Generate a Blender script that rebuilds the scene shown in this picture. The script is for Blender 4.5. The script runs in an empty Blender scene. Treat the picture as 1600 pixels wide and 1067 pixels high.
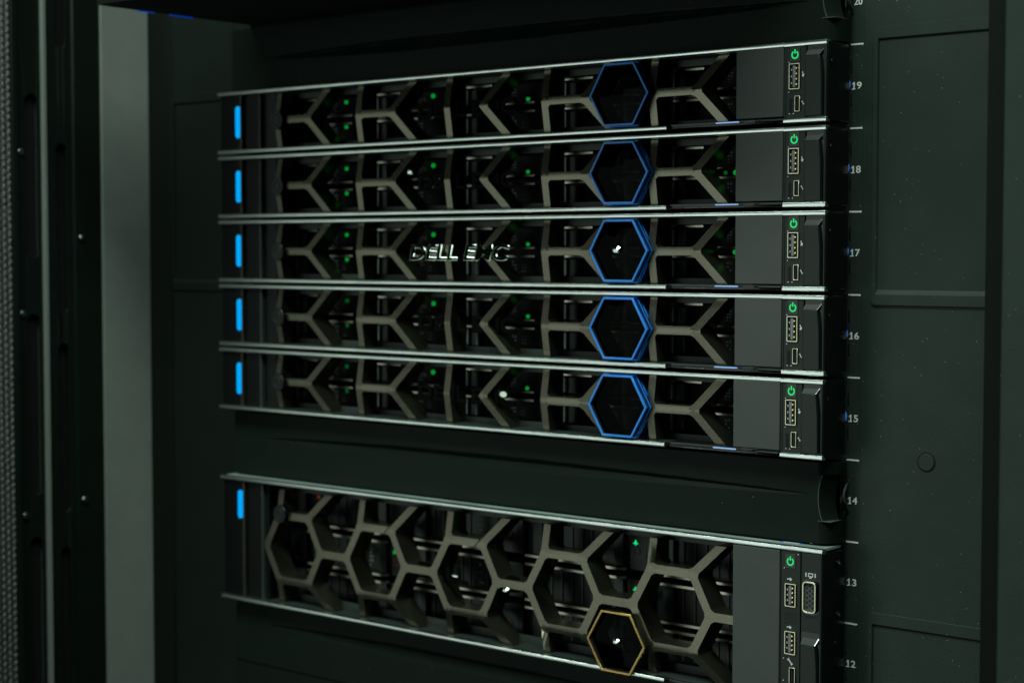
import bpy, math, random
from mathutils import Vector, Matrix
from mathutils.geometry import delaunay_2d_cdt
random.seed(7)
S = 0.001                     # everything below is measured in millimetres
sc = bpy.context.scene
col = sc.collection

# ------------------------------------------------------------------ camera
cam = bpy.data.cameras.new('camera'); camo = bpy.data.objects.new('camera', cam); col.objects.link(camo)
R = Matrix(((0.766651617, -0.0331698962, 0.641205939),
            (0.642063243, 0.0391384613, -0.765651992),
            (0.000300783239, 0.998683102, 0.0513027357)))
camo.matrix_world = Matrix.Translation(Vector((938.78, -799.93, 733.81)) * S) @ R.to_4x4()
cam.sensor_width = 36.0; cam.lens = 2701.2 / 1600 * 36
cam.clip_start = 0.01; cam.clip_end = 50
cam.dof.use_dof = True; cam.dof.focus_distance = 0.925; cam.dof.aperture_fstop = 8.5
sc.camera = camo

# ------------------------------------------------------------------ world, exposure
w = bpy.data.worlds.new('World'); sc.world = w; w.use_nodes = True
bg = w.node_tree.nodes['Background']; bg.inputs[0].default_value = (0.010, 0.024, 0.014, 1); bg.inputs[1].default_value = 0.10
sc.view_settings.view_transform = 'Standard'; sc.view_settings.look = 'None'
sc.view_settings.exposure = 0; sc.view_settings.gamma = 1
try: sc.cycles.use_denoising = True
except Exception: pass

# ------------------------------------------------------------------ lamps
def area(name, loc, target, sx, sy, power, color):
    l = bpy.data.lights.new(name, 'AREA'); l.shape = 'RECTANGLE'; l.size = sx; l.size_y = sy
    l.energy = power; l.color = color
    o = bpy.data.objects.new(name, l); col.objects.link(o)
    o.location = loc
    o.rotation_euler = (Vector(target) - Vector(loc)).to_track_quat('-Z', 'Y').to_euler()
    return o
area('aisle_ceiling_lamp', (0.50, -0.85, 1.85), (0.3, 0, 0.72), 2.1, 0.30, 23, (0.82, 1.0, 0.90))
area('aisle_opposite_fill', (-0.63, -2.1, 0.30), (-0.63, 0, 0.30), 0.85, 1.7, 5.2, (0.85, 1.0, 0.92))  # added unseen soft panel, gives the metal fronts something bright to reflect
area('aisle_end_fill', (-1.9, -2.1, 0.42), (-1.2, 0, 0.5), 1.6, 1.3, 5.0, (0.82, 1.0, 0.89))  # added dim fill panel, brightens the lips and lattice further left

# ------------------------------------------------------------------ materials
def mat(name, color, rough=0.5, metal=0.0, bump=0.0, bscale=600, mottle=0.0, emis=None, es=1.0, dust=0.0, coat=0.0, spec=0.5, rvar=0.0):
    m = bpy.data.materials.new(name); m.use_nodes = True
    nt = m.node_tree; N = nt.nodes; L = nt.links
    b = N['Principled BSDF']
    b.inputs['Base Color'].default_value = (*color, 1); b.inputs['Roughness'].default_value = rough
    b.inputs['Metallic'].default_value = metal; b.inputs['Specular IOR Level'].default_value = spec
    b.inputs['Coat Weight'].default_value = coat; b.inputs['Coat Roughness'].default_value = 0.08
    if emis:
        b.inputs['Emission Color'].default_value = (*emis, 1); b.inputs['Emission Strength'].default_value = es
    tc = N.new('ShaderNodeTexCoord')
    base = None
    if mottle:
        n = N.new('ShaderNodeTexNoise'); n.inputs['Scale'].default_value = 45; n.inputs['Detail'].default_value = 8
        L.new(tc.outputs['Object'], n.inputs['Vector'])
        r = N.new('ShaderNodeMapRange'); r.inputs[1].default_value = .3; r.inputs[2].default_value = .7
        r.inputs[3].default_value = 1 - mottle; r.inputs[4].default_value = 1 + mottle
        L.new(n.outputs['Fac'], r.inputs[0])
        mx = N.new('ShaderNodeVectorMath'); mx.operation = 'SCALE'; mx.inputs[0].default_value = color
        L.new(r.outputs[0], mx.inputs['Scale']); L.new(mx.outputs[0], b.inputs['Base Color']); base = mx.outputs[0]
    if rvar:
        n = N.new('ShaderNodeTexNoise'); n.inputs['Scale'].default_value = 18; n.inputs['Detail'].default_value = 6
        L.new(tc.outputs['Object'], n.inputs['Vector'])
        r = N.new('ShaderNodeMapRange'); r.inputs[3].default_value = rough - rvar; r.inputs[4].default_value = rough + rvar
        L.new(n.outputs['Fac'], r.inputs[0]); L.new(r.outputs[0], b.inputs['Roughness'])
    if bump:
        n = N.new('ShaderNodeTexNoise'); n.inputs['Scale'].default_value = bscale; n.inputs['Detail'].default_value = 3
        L.new(tc.outputs['Object'], n.inputs['Vector'])
        bp = N.new('ShaderNodeBump'); bp.inputs['Strength'].default_value = bump; bp.inputs['Distance'].default_value = 0.0004
        L.new(n.outputs['Fac'], bp.inputs['Height']); L.new(bp.outputs[0], b.inputs['Normal'])
    if dust:
        v = N.new('ShaderNodeTexVoronoi'); v.inputs['Scale'].default_value = 300; v.inputs['Randomness'].default_value = 1
        L.new(tc.outputs['Object'], v.inputs['Vector'])
        # only a few of the cells hold a speck of dust
        lt = N.new('ShaderNodeMath'); lt.operation = 'LESS_THAN'; lt.inputs[1].default_value = 0.065
        L.new(v.outputs['Distance'], lt.inputs[0])
        sp = N.new('ShaderNodeSeparateColor'); L.new(v.outputs['Color'], sp.inputs[0])
        g = N.new('ShaderNodeMath'); g.operation = 'LESS_THAN'; g.inputs[1].default_value = dust
        L.new(sp.outputs[0], g.inputs[0])
        mu = N.new('ShaderNodeMath'); mu.operation = 'MULTIPLY'; L.new(lt.outputs[0], mu.inputs[0]); L.new(g.outputs[0], mu.inputs[1])
        mc = N.new('ShaderNodeMix'); mc.data_type = 'RGBA'
        L.new(mu.outputs[0], mc.inputs['Factor'])
        if base: L.new(base, mc.inputs['A'])
        else: mc.inputs['A'].default_value = (*color, 1)
        mc.inputs['B'].default_value = (0.35, 0.38, 0.35, 1)
        L.new(mc.outputs['Result'], b.inputs['Base Color'])
    return m
def stretch(m, vec):
    """brushed look: stretch the bump noise along one axis"""
    nt = m.node_tree
    for n in [n for n in nt.nodes if n.type == 'TEX_NOISE' and n.inputs['Scale'].default_value > 100]:
        mp = nt.nodes.new('ShaderNodeMapping'); mp.inputs['Scale'].default_value = vec
        src = n.inputs['Vector'].links[0].from_socket
        nt.links.new(src, mp.inputs['Vector']); nt.links.new(mp.outputs[0], n.inputs['Vector'])
    return m
M = dict(
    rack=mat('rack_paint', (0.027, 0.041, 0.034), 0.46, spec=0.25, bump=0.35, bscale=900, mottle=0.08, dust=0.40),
    rack_dark_shaded=mat('rack_paint_dark_shaded', (0.0075, 0.013, 0.0095), 0.45, spec=0.3, bump=0.3, bscale=700, mottle=0.1),  # rack paint of the left side, its shade put into the colour
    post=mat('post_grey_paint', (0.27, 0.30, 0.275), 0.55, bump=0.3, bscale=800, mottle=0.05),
    gasket=mat('rubber_gasket', (0.005, 0.008, 0.006), 0.8, spec=0.2, bump=0.2, bscale=500),
    filler=mat('filler_plastic', (0.0080, 0.0140, 0.0100), 0.42, spec=0.09, bump=0.25, bscale=1200, mottle=0.06, dust=0.035, rvar=0.06),
    silver=stretch(mat('brushed_aluminium', (0.78, 0.84, 0.81), 0.28, 1.0, bump=0.25, bscale=900, dust=0.05), (0.05, 1, 1)),
    lid=mat('galvanised_lid', (0.40, 0.50, 0.47), 0.5, 0.25, bump=0.6, bscale=500, mottle=0.2, dust=0.5),
    bronze=mat('bezel_bronze', (0.158, 0.148, 0.113), 0.22, 0.9, bump=0.28, bscale=1500, mottle=0.05),
    black=mat('black_plastic', (0.006, 0.009, 0.007), 0.38, spec=0.3, bump=0.15, bscale=1500),
    side=mat('black_gloss_side', (0.004, 0.005, 0.0045), 0.22, bump=0.08, bscale=500, rvar=0.05),
    blank=mat('bezel_grey_panel', (0.092, 0.100, 0.096), 0.60, spec=0.12, bump=0.4, bscale=1800, mottle=0.05, dust=0.04),
    ctrl=mat('control_plastic', (0.014, 0.020, 0.017), 0.40, spec=0.35, bump=0.2, bscale=1500, dust=0.04),
    inner=mat('inner_flange', (0.030, 0.042, 0.038), 0.5, bump=0.2, bscale=900),
    steel=mat('steel_shell', (0.58, 0.55, 0.42), 0.25, 1.0, bump=0.1, bscale=800),
    tin=mat('carrier_steel', (0.50, 0.47, 0.40), 0.36, 1.0, bump=0.2, bscale=900),
    gold=mat('gold_contact', (0.90, 0.62, 0.16), 0.22, 1.0),
    tongue=mat('usb_tongue', (0.20, 0.23, 0.27), 0.45),
    hole=mat('port_void', (0.002, 0.002, 0.002), 0.8),
    blue=mat('blue_anodised', (0.006, 0.27, 0.95), 0.35, 0.15, bump=0.1, bscale=900, coat=0.4),
    blue_dark=mat('blue_sleeve', (0.002, 0.035, 0.16), 0.6, 0.0, spec=0.2),
    carrier=mat('carrier_plastic', (0.004, 0.006, 0.005), 0.5, spec=0.12),
    lit_chrome=mat('chrome_lit_copy', (0.75, 0.80, 0.72), 0.06, 1.0),  # lit version of the lettering chrome, brightness put into the colour
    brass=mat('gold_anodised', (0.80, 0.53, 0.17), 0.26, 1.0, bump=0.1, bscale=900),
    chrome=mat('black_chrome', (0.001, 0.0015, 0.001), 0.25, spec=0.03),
    white=mat('white_print', (0.92, 0.94, 0.92), 0.5),
    grey_print=mat('grey_print', (0.16, 0.18, 0.17), 0.6),
    led_blue=mat('led_blue', (0.0, 0.0, 0.0), 0.6, emis=(0.0, 0.40, 1.0), es=1.0, spec=0.0),
    led_green=mat('led_green', (0.0, 0.1, 0.03), 0.4, emis=(0.0, 0.72, 0.16), es=1.0),
    led_dim=mat('led_green_dim', (0.0, 0.1, 0.01), 0.4, emis=(0.0, 0.30, 0.03), es=0.8),
    led_faint=mat('led_green_faint', (0.0, 0.05, 0.01), 0.4, emis=(0.0, 0.09, 0.015), es=0.8),
    led_red=mat('led_red', (0.1, 0.0, 0.0), 0.4, emis=(0.25, 0.015, 0.0), es=0.6),
    led_line=mat('led_pale_blue', (0.1, 0.2, 0.4), 0.4, emis=(0.30, 0.50, 0.85), es=0.7),
    rim_glint=mat('drawer_glint_blue', (0.0, 0.02, 0.1), 0.4, emis=(0.0, 0.035, 0.32), es=0.9),  # glow for the blue glints on the drawer edge
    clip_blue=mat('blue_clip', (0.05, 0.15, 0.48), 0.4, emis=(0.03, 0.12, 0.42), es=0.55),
    orange=mat('orange_print', (0.20, 0.055, 0.02), 0.6),
    sticker=mat('sticker_paper', (0.62, 0.66, 0.78), 0.5),
    screw=mat('screw_zinc', (0.45, 0.46, 0.44), 0.28, 1.0),
)
# smoked glass of the hexagonal badge
def smoked():
    m = bpy.data.materials.new('smoked_glass'); m.use_nodes = True
    nt = m.node_tree; nt.nodes.remove(nt.nodes['Principled BSDF'])
    out = nt.nodes['Material Output']
    t = nt.nodes.new('ShaderNodeBsdfTransparent'); t.inputs[0].default_value = (0.28, 0.30, 0.29, 1)
    g = nt.nodes.new('ShaderNodeBsdfGlossy'); g.inputs['Roughness'].default_value = 0.04; g.inputs[0].default_value = (0.13, 0.14, 0.13, 1)
    f = nt.nodes.new('ShaderNodeFresnel'); f.inputs[0].default_value = 1.3
    mx = nt.nodes.new('ShaderNodeMixShader')
    nt.links.new(f.outputs[0], mx.inputs[0]); nt.links.new(t.outputs[0], mx.inputs[1]); nt.links.new(g.outputs[0], mx.inputs[2])
    nt.links.new(mx.outputs[0], out.inputs[0]); return m
M['glass'] = smoked()

# ------------------------------------------------------------------ mesh helpers
class MB:
    def __init__(s): s.v = []; s.f = []
    def add(s, vs, fs):
        n = len(s.v); s.v += [tuple(v) for v in vs]; s.f += [tuple(i + n for i in f) for f in fs]; return s
    def box(s, x0, x1, y0, y1, z0, z1):
        return s.add([(x0,y0,z0),(x1,y0,z0),(x1,y1,z0),(x0,y1,z0),(x0,y0,z1),(x1,y0,z1),(x1,y1,z1),(x0,y1,z1)],
                     [(0,3,2,1),(4,5,6,7),(0,1,5,4),(1,2,6,5),(2,3,7,6),(3,0,4,7)])
    def prism_y(s, pts, y0, y1):
        """pts: (x,z) polygon, extruded along y"""
        n = len(pts); a = sum(pts[i][0]*pts[(i+1)%n][1]-pts[(i+1)%n][0]*pts[i][1] for i in range(n))
        if a < 0: pts = pts[::-1]
        vs = [(x,y0,z) for x,z in pts] + [(x,y1,z) for x,z in pts]
        fs = [tuple(range(n)), tuple(range(2*n-1, n-1, -1))] + [(i, i+n, (i+1)%n+n, (i+1)%n) for i in range(n)]
        return s.add(vs, fs)
    def prism_x(s, pts, x0, x1):
        """pts: (y,z) polygon, extruded along x"""
        n = len(pts); a = sum(pts[i][0]*pts[(i+1)%n][1]-pts[(i+1)%n][0]*pts[i][1] for i in range(n))
        if a < 0: pts = pts[::-1]
        vs = [(x0,y,z) for y,z in pts] + [(x1,y,z) for y,z in pts]
        fs = [tuple(range(n-1, -1, -1)), tuple(range(n, 2*n))] + [(i, (i+1)%n, (i+1)%n+n, i+n) for i in range(n)]
        return s.add(vs, fs)
    def prism_z(s, pts, z0, z1):
        n = len(pts); a = sum(pts[i][0]*pts[(i+1)%n][1]-pts[(i+1)%n][0]*pts[i][1] for i in range(n))
        if a < 0: pts = pts[::-1]
        vs = [(x,y,z0) for x,y in pts] + [(x,y,z1) for x,y in pts]
        fs = [tuple(range(n-1, -1, -1)), tuple(range(n, 2*n))] + [(i, (i+1)%n, (i+1)%n+n, i+n) for i in range(n)]
        return s.add(vs, fs)
    def ring_y(s, outer, inner, y0, y1, yb=None):
        """a frame between two polygons of equal count, extruded along y"""
        n = len(outer)
        vs = [(x,y0,z) for x,z in outer] + [(x,y0,z) for x,z in inner] + [(x,y1,z) for x,z in outer] + [(x,y1,z) for x,z in inner]
        fs = []
        for i in range(n):
            j = (i+1)%n
            fs += [(i, j, n+j, n+i), (2*n+j, 2*n+i, 3*n+i, 3*n+j), (j, i, 2*n+i, 2*n+j), (n+i, n+j, 3*n+j, 3*n+i)]
        return s.add(vs, fs)
    def disc_y(s, cx, cz, r, y0, y1, n=24): return s.prism_y([(cx+r*math.cos(2*math.pi*i/n), cz+r*math.sin(2*math.pi*i/n)) for i in range(n)], y0, y1)
    def disc_x(s, cy, cz, r, x0, x1, n=24): return s.prism_x([(cy+r*math.cos(2*math.pi*i/n), cz+r*math.sin(2*math.pi*i/n)) for i in range(n)], x0, x1)
    def build(s, name, m, parent=None, bevel=0, seg=2, smooth=False, kind=None):
        me = bpy.data.meshes.new(name); me.from_pydata([tuple(c*S for c in v) for v in s.v], [], s.f); me.update()
        import bmesh
        bm = bmesh.new(); bm.from_mesh(me); bmesh.ops.recalc_face_normals(bm, faces=bm.faces); bm.to_mesh(me); bm.free()
        me.materials.append(M[m])
        o = bpy.data.objects.new(name, me); col.objects.link(o)
        if parent: o.parent = parent
        if bevel:
            b = o.modifiers.new('bevel', 'BEVEL'); b.width = bevel*S; b.segments = seg; b.limit_method = 'ANGLE'; b.angle_limit = math.radians(28); b.harden_normals = False
        if smooth or bevel:
            for p in me.polygons: p.use_smooth = True
            try: me.set_sharp_from_angle(angle=math.radians(30))
            except Exception: pass
        if kind: o['kind'] = kind
        return o
def empty(name, loc, label, cat, group=None):
    o = bpy.data.objects.new(name, None); col.objects.link(o); o.empty_display_size = 0.02
    o.location = Vector(loc)*S; o['label'] = label; o['category'] = cat
    if group: o['group'] = group
    return o
def hexa(cx, cz, r, sz=1.0): return [(cx + r*math.cos(math.radians(60*i)), cz + sz*r*math.sin(math.radians(60*i))) for i in range(6)]
def rrect(x0, x1, z0, z1, r, n=5):
    P = []
    for cx, cz, a in ((x1-r, z1-r, 0), (x0+r, z1-r, 90), (x0+r, z0+r, 180), (x1-r, z0+r, 270)):
        for i in range(n+1):
            t = math.radians(a + 90*i/n); P.append((cx+r*math.cos(t), cz+r*math.sin(t)))
    return P
def text_mesh(s, h, m, name, parent, x, y, z, sx=1.0, depth=0.1, bevel=0.0, width=None, rot=0, bold=0):
    """letters standing in the xz plane facing -y, centred on x,z; h = cap height in mm"""
    cu = bpy.data.curves.new(name, 'FONT'); cu.body = s; cu.size = h/0.70*S; cu.extrude = depth*S
    cu.bevel_depth = bevel*S; cu.bevel_resolution = 2; cu.align_x = 'CENTER'; cu.align_y = 'CENTER'; cu.offset = bold*S
    cu.resolution_u = 4
    o = bpy.data.objects.new(name, cu); col.objects.link(o)
    bpy.context.view_layer.update()
    me = bpy.data.meshes.new_from_object(o.evaluated_get(bpy.context.evaluated_depsgraph_get()))
    bpy.data.objects.remove(o); bpy.data.curves.remove(cu)
    xs = [v.co.x for v in me.vertices]; ys = [v.co.y for v in me.vertices]
    k = sx if width is None else width*S/(max(xs)-min(xs))
    ox = (max(xs)+min(xs))/2; oy = (max(ys)+min(ys))/2
    ca, sa = math.cos(math.radians(rot)), math.sin(math.radians(rot))
    for v in me.vertices:
        a = (v.co.x-ox)*k; b_ = v.co.y-oy
        v.co = (a*ca-b_*sa + x*S, y*S - v.co.z, a*sa+b_*ca + z*S)
    me.name = name; me.materials.clear(); me.materials.append(M[m])
    ob = bpy.data.objects.new(name, me); col.objects.link(ob); ob.parent = parent
    return ob

# ------------------------------------------------------------------ hexagonal bezel lattice
def lattice(bars, fillets, zc, half, x0, x1, w, yfun, yback, name, m, parent):
    """union of straight bars, cut to the opening, front face pushed to yfun(z)"""
    polys = []
    for (a, b) in bars:
        ax, az = a; bx, bz = b; L = math.hypot(bx-ax, bz-az); nx, nz = -(bz-az)/L*w/2, (bx-ax)/L*w/2
        polys.append([(ax+nx,az+nz),(ax-nx,az-nz),(bx-nx,bz-nz),(bx+nx,bz+nz)])
    nodes = {}
    for a, b in bars:
        for p, q in ((a,b),(b,a)):
            nodes.setdefault((round(p[0],2), round(p[1],2)), []).append(math.atan2(q[1]-p[1], q[0]-p[0]))
    for (px, pz), angs in nodes.items():
        if len(angs) < 2: continue
        polys.append([(px+w/2*0.999*math.cos(math.radians(15+30*i)), pz+w/2*0.999*math.sin(math.radians(15+30*i))) for i in range(12)])
        angs.sort()
        for i, t in enumerate(angs):
            u = angs[(i+1)%len(angs)]; d = (u-t)%(2*math.pi)
            if d < math.radians(170):
                Lc = w/2/math.tan(d/2) + fillets
                polys.append([(px,pz),
                    (px+math.cos(t)*Lc-math.sin(t)*w/2, pz+math.sin(t)*Lc+math.cos(t)*w/2),
                    (px+math.cos(u)*Lc+math.sin(u)*w/2, pz+math.sin(u)*Lc-math.cos(u)*w/2)])
            elif d > math.radians(200) and d < math.radians(260):   # pointed outer corner of a V
                h = (t+u+ (2*math.pi if u < t else 0))/2; Lp = w/2/math.sin(math.pi-d/2) if d < 2*math.pi else 0
                polys.append([(px,pz),(px-math.sin(t)*w/2,pz+math.cos(t)*w/2),(px+math.cos(h)*Lp,pz+math.sin(h)*Lp),(px+math.sin(u)*w/2,pz-math.cos(u)*w/2)])
    V = []; E = []
    for P in polys:
        n = len(V); V += [Vector(p) for p in P]; E += [(n+i, n+(i+1)%len(P)) for i in range(len(P))]
    creases = [zc-half, zc+half] + ([zc] if name else [])
    for z in creases + EXTRA_CREASE:
        n = len(V); V += [Vector((x0-30, z)), Vector((x1+30, z))]; E.append((n, n+1))
    for x in (x0, x1):
        n = len(V); V += [Vector((x, zc-half-30)), Vector((x, zc+half+30))]; E.append((n, n+1))
    ov, oe, of, *_ = delaunay_2d_cdt(V, E, [], 0, 1e-5)
    def inside(P, x, z):
        c = 0
        s_ = None
        for i in range(len(P)):
            a = P[i]; b = P[(i+1)%len(P)]
            cr = (b[0]-a[0])*(z-a[1])-(b[1]-a[1])*(x-a[0])
            if abs(cr) < 1e-9: continue
            if s_ is None: s_ = cr > 0
            elif s_ != (cr > 0): return False
        return True
    keep = []
    for f in of:
        cx = sum(ov[i][0] for i in f)/3; cz = sum(ov[i][1] for i in f)/3
        if abs(cz-zc) > half or cx < x0 or cx > x1: continue
        if any(inside(P, cx, cz) for P in polys): keep.append(f)
    used = sorted({i for f in keep for i in f}); mp = {v: i for i, v in enumerate(used)}; n = len(used)
    vs = [(ov[i][0], yfun(ov[i][1]), ov[i][1]) for i in used] + [(ov[i][0], yback, ov[i][1]) for i in used]
    fs = []; ec = {}
    for f in keep:
        g = [mp[i] for i in f]; fs.append(tuple(g)); fs.append(tuple(i+n for i in g[::-1]))
        for i in range(3):
            k = (g[i], g[(i+1)%3]); ec[k] = 1
    for (a, b) in ec:
        if (b, a) not in ec: fs.append((b, a, a+n, b+n))
    mb = MB(); mb.add(vs, fs)
    return mb.build(name, m, parent, bevel=0.38, seg=2)
EXTRA_CREASE = []

# ------------------------------------------------------------------ small shared builders
def usb_port(parent, x0, x1, z0, z1, y=0):
    p = MB(); t = 0.55
    p.ring_y(rrect(x0,x1,z0,z1,.5,3), rrect(x0+t,x1-t,z0+t,z1-t,.3,3), y-0.9, y+.5)
    o = p.build('usb_port', 'steel', parent, bevel=0.1, seg=1)
    MB().box(x0+t-.05,x1-t+.05,y-.05,y+.02,z0+t-.05,z1-t+.05).build('port_back', 'hole', o)
    MB().box(x0+2.3,x0+3.9,y-0.8,y-.04,z0+1.1,z1-1.3).build('tongue', 'tongue', o, bevel=0.15, seg=1)
    for i in range(4):
        zz = z0+2.6+(z1-z0-5.2)*i/3
        MB().box(x0+4.0,x0+4.9,y-0.6,y-.06,zz-.45,zz+.45).build('contact', 'gold', o, bevel=0.1, seg=1)
    for i in range(3):
        zz = z0+3.4+(z1-z0-6.8)*i/2
        MB().box(x0+1.2,x0+1.8,y-0.5,y-.06,zz-.5,zz+.5).build('spring_clip', 'tin', o)
    return o
def micro_port(parent, x0, x1, z0, z1, y=0):
    t = 0.42; c = 0.8
    out = [(x0+c*.2,z1),(x1,z1),(x1,z0),(x0+c*.2,z0),(x0-.0,z0+c),(x0,z1-c)]
    inn = [(x0+c*.2+t*.7,z1-t),(x1-t,z1-t),(x1-t,z0+t),(x0+c*.2+t*.7,z0+t),(x0+t,z0+c+t*.4),(x0+t,z1-c-t*.4)]
    o = MB().ring_y(out, inn, y-.9, y+.5).build('micro_usb_port', 'steel', parent, bevel=0.08, seg=1)
    MB().box(x0+t-.05,x1-t+.05,y-.05,y+.02,z0+t-.05,z1-t+.05).build('port_back', 'hole', o)
    MB().box(x0+1.4,x0+1.9,y-.6,y-.06,z0+1.2,z1-1.2).build('tongue', 'black', o)
    return o
def line2d(pts, w, y0, y1, mb):
    for (ax,az),(bx,bz) in zip(pts, pts[1:]):
        L = math.hypot(bx-ax,bz-az); nx,nz = -(bz-az)/L*w/2,(bx-ax)/L*w/2
        mb.prism_y([(ax+nx,az+nz),(ax-nx,az-nz),(bx-nx,bz-nz),(bx+nx,bz+nz)], y0, y1)
        y0 -= 0.006
def usb_icon(parent, x, z, s, rot, y):
    mb = MB(); c, si = math.cos(math.radians(rot)), math.sin(math.radians(rot))
    T = lambda p: (x+s*(p[0]*c-p[1]*si), z+s*(p[0]*si+p[1]*c))
    line2d([T((-1,0)), T((.8,0))], .26*s, y-.05, y+.1, mb)
    line2d([T((-.5,0)), T((-.1,.42)), T((.3,.42))], .2*s, y-.07, y+.1, mb)
    line2d([T((-.2,0)), T((.2,-.42)), T((.5,-.42))], .2*s, y-.09, y+.1, mb)
    cx, cz = T((-1,0)); mb.disc_y(cx, cz, .3*s, y-.11, y+.1, 10)
    cx, cz = T((.35,.42)); mb.disc_y(cx, cz, .22*s, y-.12, y+.1, 8)
    mb.prism_y([T((.35,-.2)), T((.75,-.2)), T((.75,-.62)), T((.35,-.62))], y-.13, y+.1)
    mb.prism_y([T((.7,.3)), T((1.15,0)), T((.7,-.3))], y-.14, y+.1)
    return mb.build('usb_symbol', 'white', parent)
def wrench_icon(parent, x, z, s, rot, y):
    mb = MB(); c, si = math.cos(math.radians(rot)), math.sin(math.radians(rot))
    T = lambda p: (x+s*(p[0]*c-p[1]*si), z+s*(p[0]*si+p[1]*c))
    line2d([T((-.8,0)), T((.8,0))], .34*s, y-.05, y+.1, mb)
    for e in (-1, 1):
        mb.prism_y([T((e*.7,-.2)), T((e*1.0,-.42)), T((e*1.3,-.36)), T((e*1.02,-.05)), T((e*.9,0))], y-.07, y+.1)
        mb.prism_y([T((e*.7,.2)), T((e*1.0,.42)), T((e*1.3,.36)), T((e*1.02,.05)), T((e*.9,0))], y-.09, y+.1)
    return mb.build('wrench_symbol', 'white', parent)
def power_button(parent, x, z, y=0):
    b = MB().prism_y(rrect(x-3.2,x+3.2,z-3.9,z+3.9,.6,3), y-.25, y+1).build('power_button', 'side', parent, bevel=.12)
    n = 20; r0, r1 = 1.45, 2.15; a0, a1 = math.radians(90+32), math.radians(90+328)
    mb = MB(); vs = []
    for i in range(n+1):
        t = a0+(a1-a0)*i/n
        for r in (r0, r1):
            for yy in (y-.40, y-.2): vs.append((x+r*math.cos(t), yy, z-.25+r*1.05*math.sin(t)))
    fs = []
    for i in range(n):
        k = 4*i; l = k+4
        fs += [(k,k+2,l+2,l),(k+1,l+1,l+3,k+3),(k,l,l+1,k+1),(k+2,k+3,l+3,l+2)]
    fs += [(0,1,3,2),(4*n,4*n+2,4*n+3,4*n+1)]
    mb.add(vs, fs); mb.box(x-.33,x+.33,y-.40,y-.2,z+.35,z+2.6)
    mb.build('power_symbol', 'led_green', b)
    return b
def latch(parent, x0, x1, z0, z1, wedge):
    """release lever: raised plate with a knurled slope at its upper end, notched at the right"""
    body = MB()
    body.prism_y([(x0,z0),(x1-.9,z0),(x1-1.2,z0+(z1-z0)*.55),(x1-2.0,z1-wedge-2.5),(x1-2.6,z1-wedge),(x0,z1-wedge)], -0.9, 4)
    o = body.build('latch_lever', 'ctrl', parent, bevel=.35)
    g = MB(); g.add([(x0,-.9,z1-wedge),(x1-2.4,-.9,z1-wedge),(x1-.6,2.6,z1),(x0+.3,2.6,z1),(x0,4,z1-wedge),(x1-2.4,4,z1-wedge),(x1-.6,4,z1),(x0+.3,4,z1)],
          [(0,1,2,3),(4,7,6,5),(3,2,6,7),(0,3,7,4),(1,5,6,2),(0,4,5,1)])
    g.build('thumb_slope', 'blank', o, bevel=.15)
    k = MB()
    nx, nz = 9, 4
    for i in range(nx):
        for j in range(nz):
            fx = (i+.5+(.5 if j%2 else 0))/(nx+.6); fz = (j+.6)/(nz+.3)
            xx = x0+.6+(x1-x0-3.4+1.6*fz)*fx; yy = -.9+3.5*fz; zz = z1-wedge+wedge*fz
            k.add([(xx-.32,yy-.02,zz),(xx,yy-.02-.25,zz-.1),(xx+.32,yy-.02,zz),(xx,yy-.1,zz+.42),(xx,yy-.28,zz+.12)],[(0,1,4),(1,2,4),(2,3,4),(3,0,4)])
    k.build('knurling', 'blank', o, kind='stuff')
    MB().add([(x1-2.45,-.95,z1-wedge+.1),(x1-2.0,-.95,z1-wedge+.1),(x1-.2,2.2,z1-.1),(x1-.6,2.2,z1-.1)],[(0,1,2,3)]).add([(x1-2.45,-.75,z1-wedge+.1),(x1-2.0,-.75,z1-wedge+.1),(x1-.2,2.4,z1-.1),(x1-.6,2.4,z1-.1)],[(3,2,1,0)]).build('lever_edge', 'silver', o)
    return o
def hex_ring(parent, cx, cz, r, sz, y0, y1, m, glass_y):
    o = MB()
    o.ring_y(hexa(cx,cz,r,sz), hexa(cx,cz,r-1.5,sz), y0, y0+1.3)
    ring = o.build('hexagon_ring', m, parent, bevel=.22)
    MB().ring_y(hexa(cx,cz,r-.45,sz), hexa(cx,cz,r-1.05,sz), y0+1.3, y1).build('hexagon_sleeve', 'blue_dark' if m == 'blue' else 'black', ring, bevel=.1, seg=1)
    MB().ring_y(hexa(cx,cz,r-1.1,sz), hexa(cx,cz,r-1.9,sz), y0+.7, y1).build('sleeve_lining', 'hole', ring)
    for yy in ((y0+4.2, y0+6.4) if m == 'blue' else ()):
        MB().ring_y(hexa(cx,cz,r+.3,sz*1.01), hexa(cx,cz,r-.4,sz), yy, yy+.5).build('rear_collar', m, ring, bevel=.1, seg=1)
    if m != 'blue': MB().ring_y(hexa(cx,cz,r-.62,sz), hexa(cx,cz,r-.86,sz), y0-.12, y0+.2).build('engraved_line', 'black', ring)
    # slightly domed smoked window
    vs = [(cx, glass_y-1.6, cz)]; fs = []; rings = 6; n = 24
    H = hexa(cx,cz,r-1.9,sz)
    def hp(t):
        k = int(t//1)%6; f = t-int(t//1); a = H[k]; b = H[(k+1)%6]; return (a[0]+(b[0]-a[0])*f, a[1]+(b[1]-a[1])*f)
    for q in range(1, rings+1):
        rho = q/rings
        for i in range(n):
            x, z = hp(6*i/n); vs.append((cx+(x-cx)*rho, glass_y-1.6+1.6*math.hypot((x-cx)*rho,(z-cz)*rho)**2/(r*r), cz+(z-cz)*rho))
    for i in range(n): fs.append((0, 1+i, 1+(i+1)%n))
    for q in range(rings-1):
        for i in range(n): a = 1+q*n; b = a+n; fs.append((a+i, b+i, b+(i+1)%n, a+(i+1)%n))
    g = MB().add(vs, fs).build('smoked_window', 'glass', ring, smooth=True)
    return ring

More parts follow.
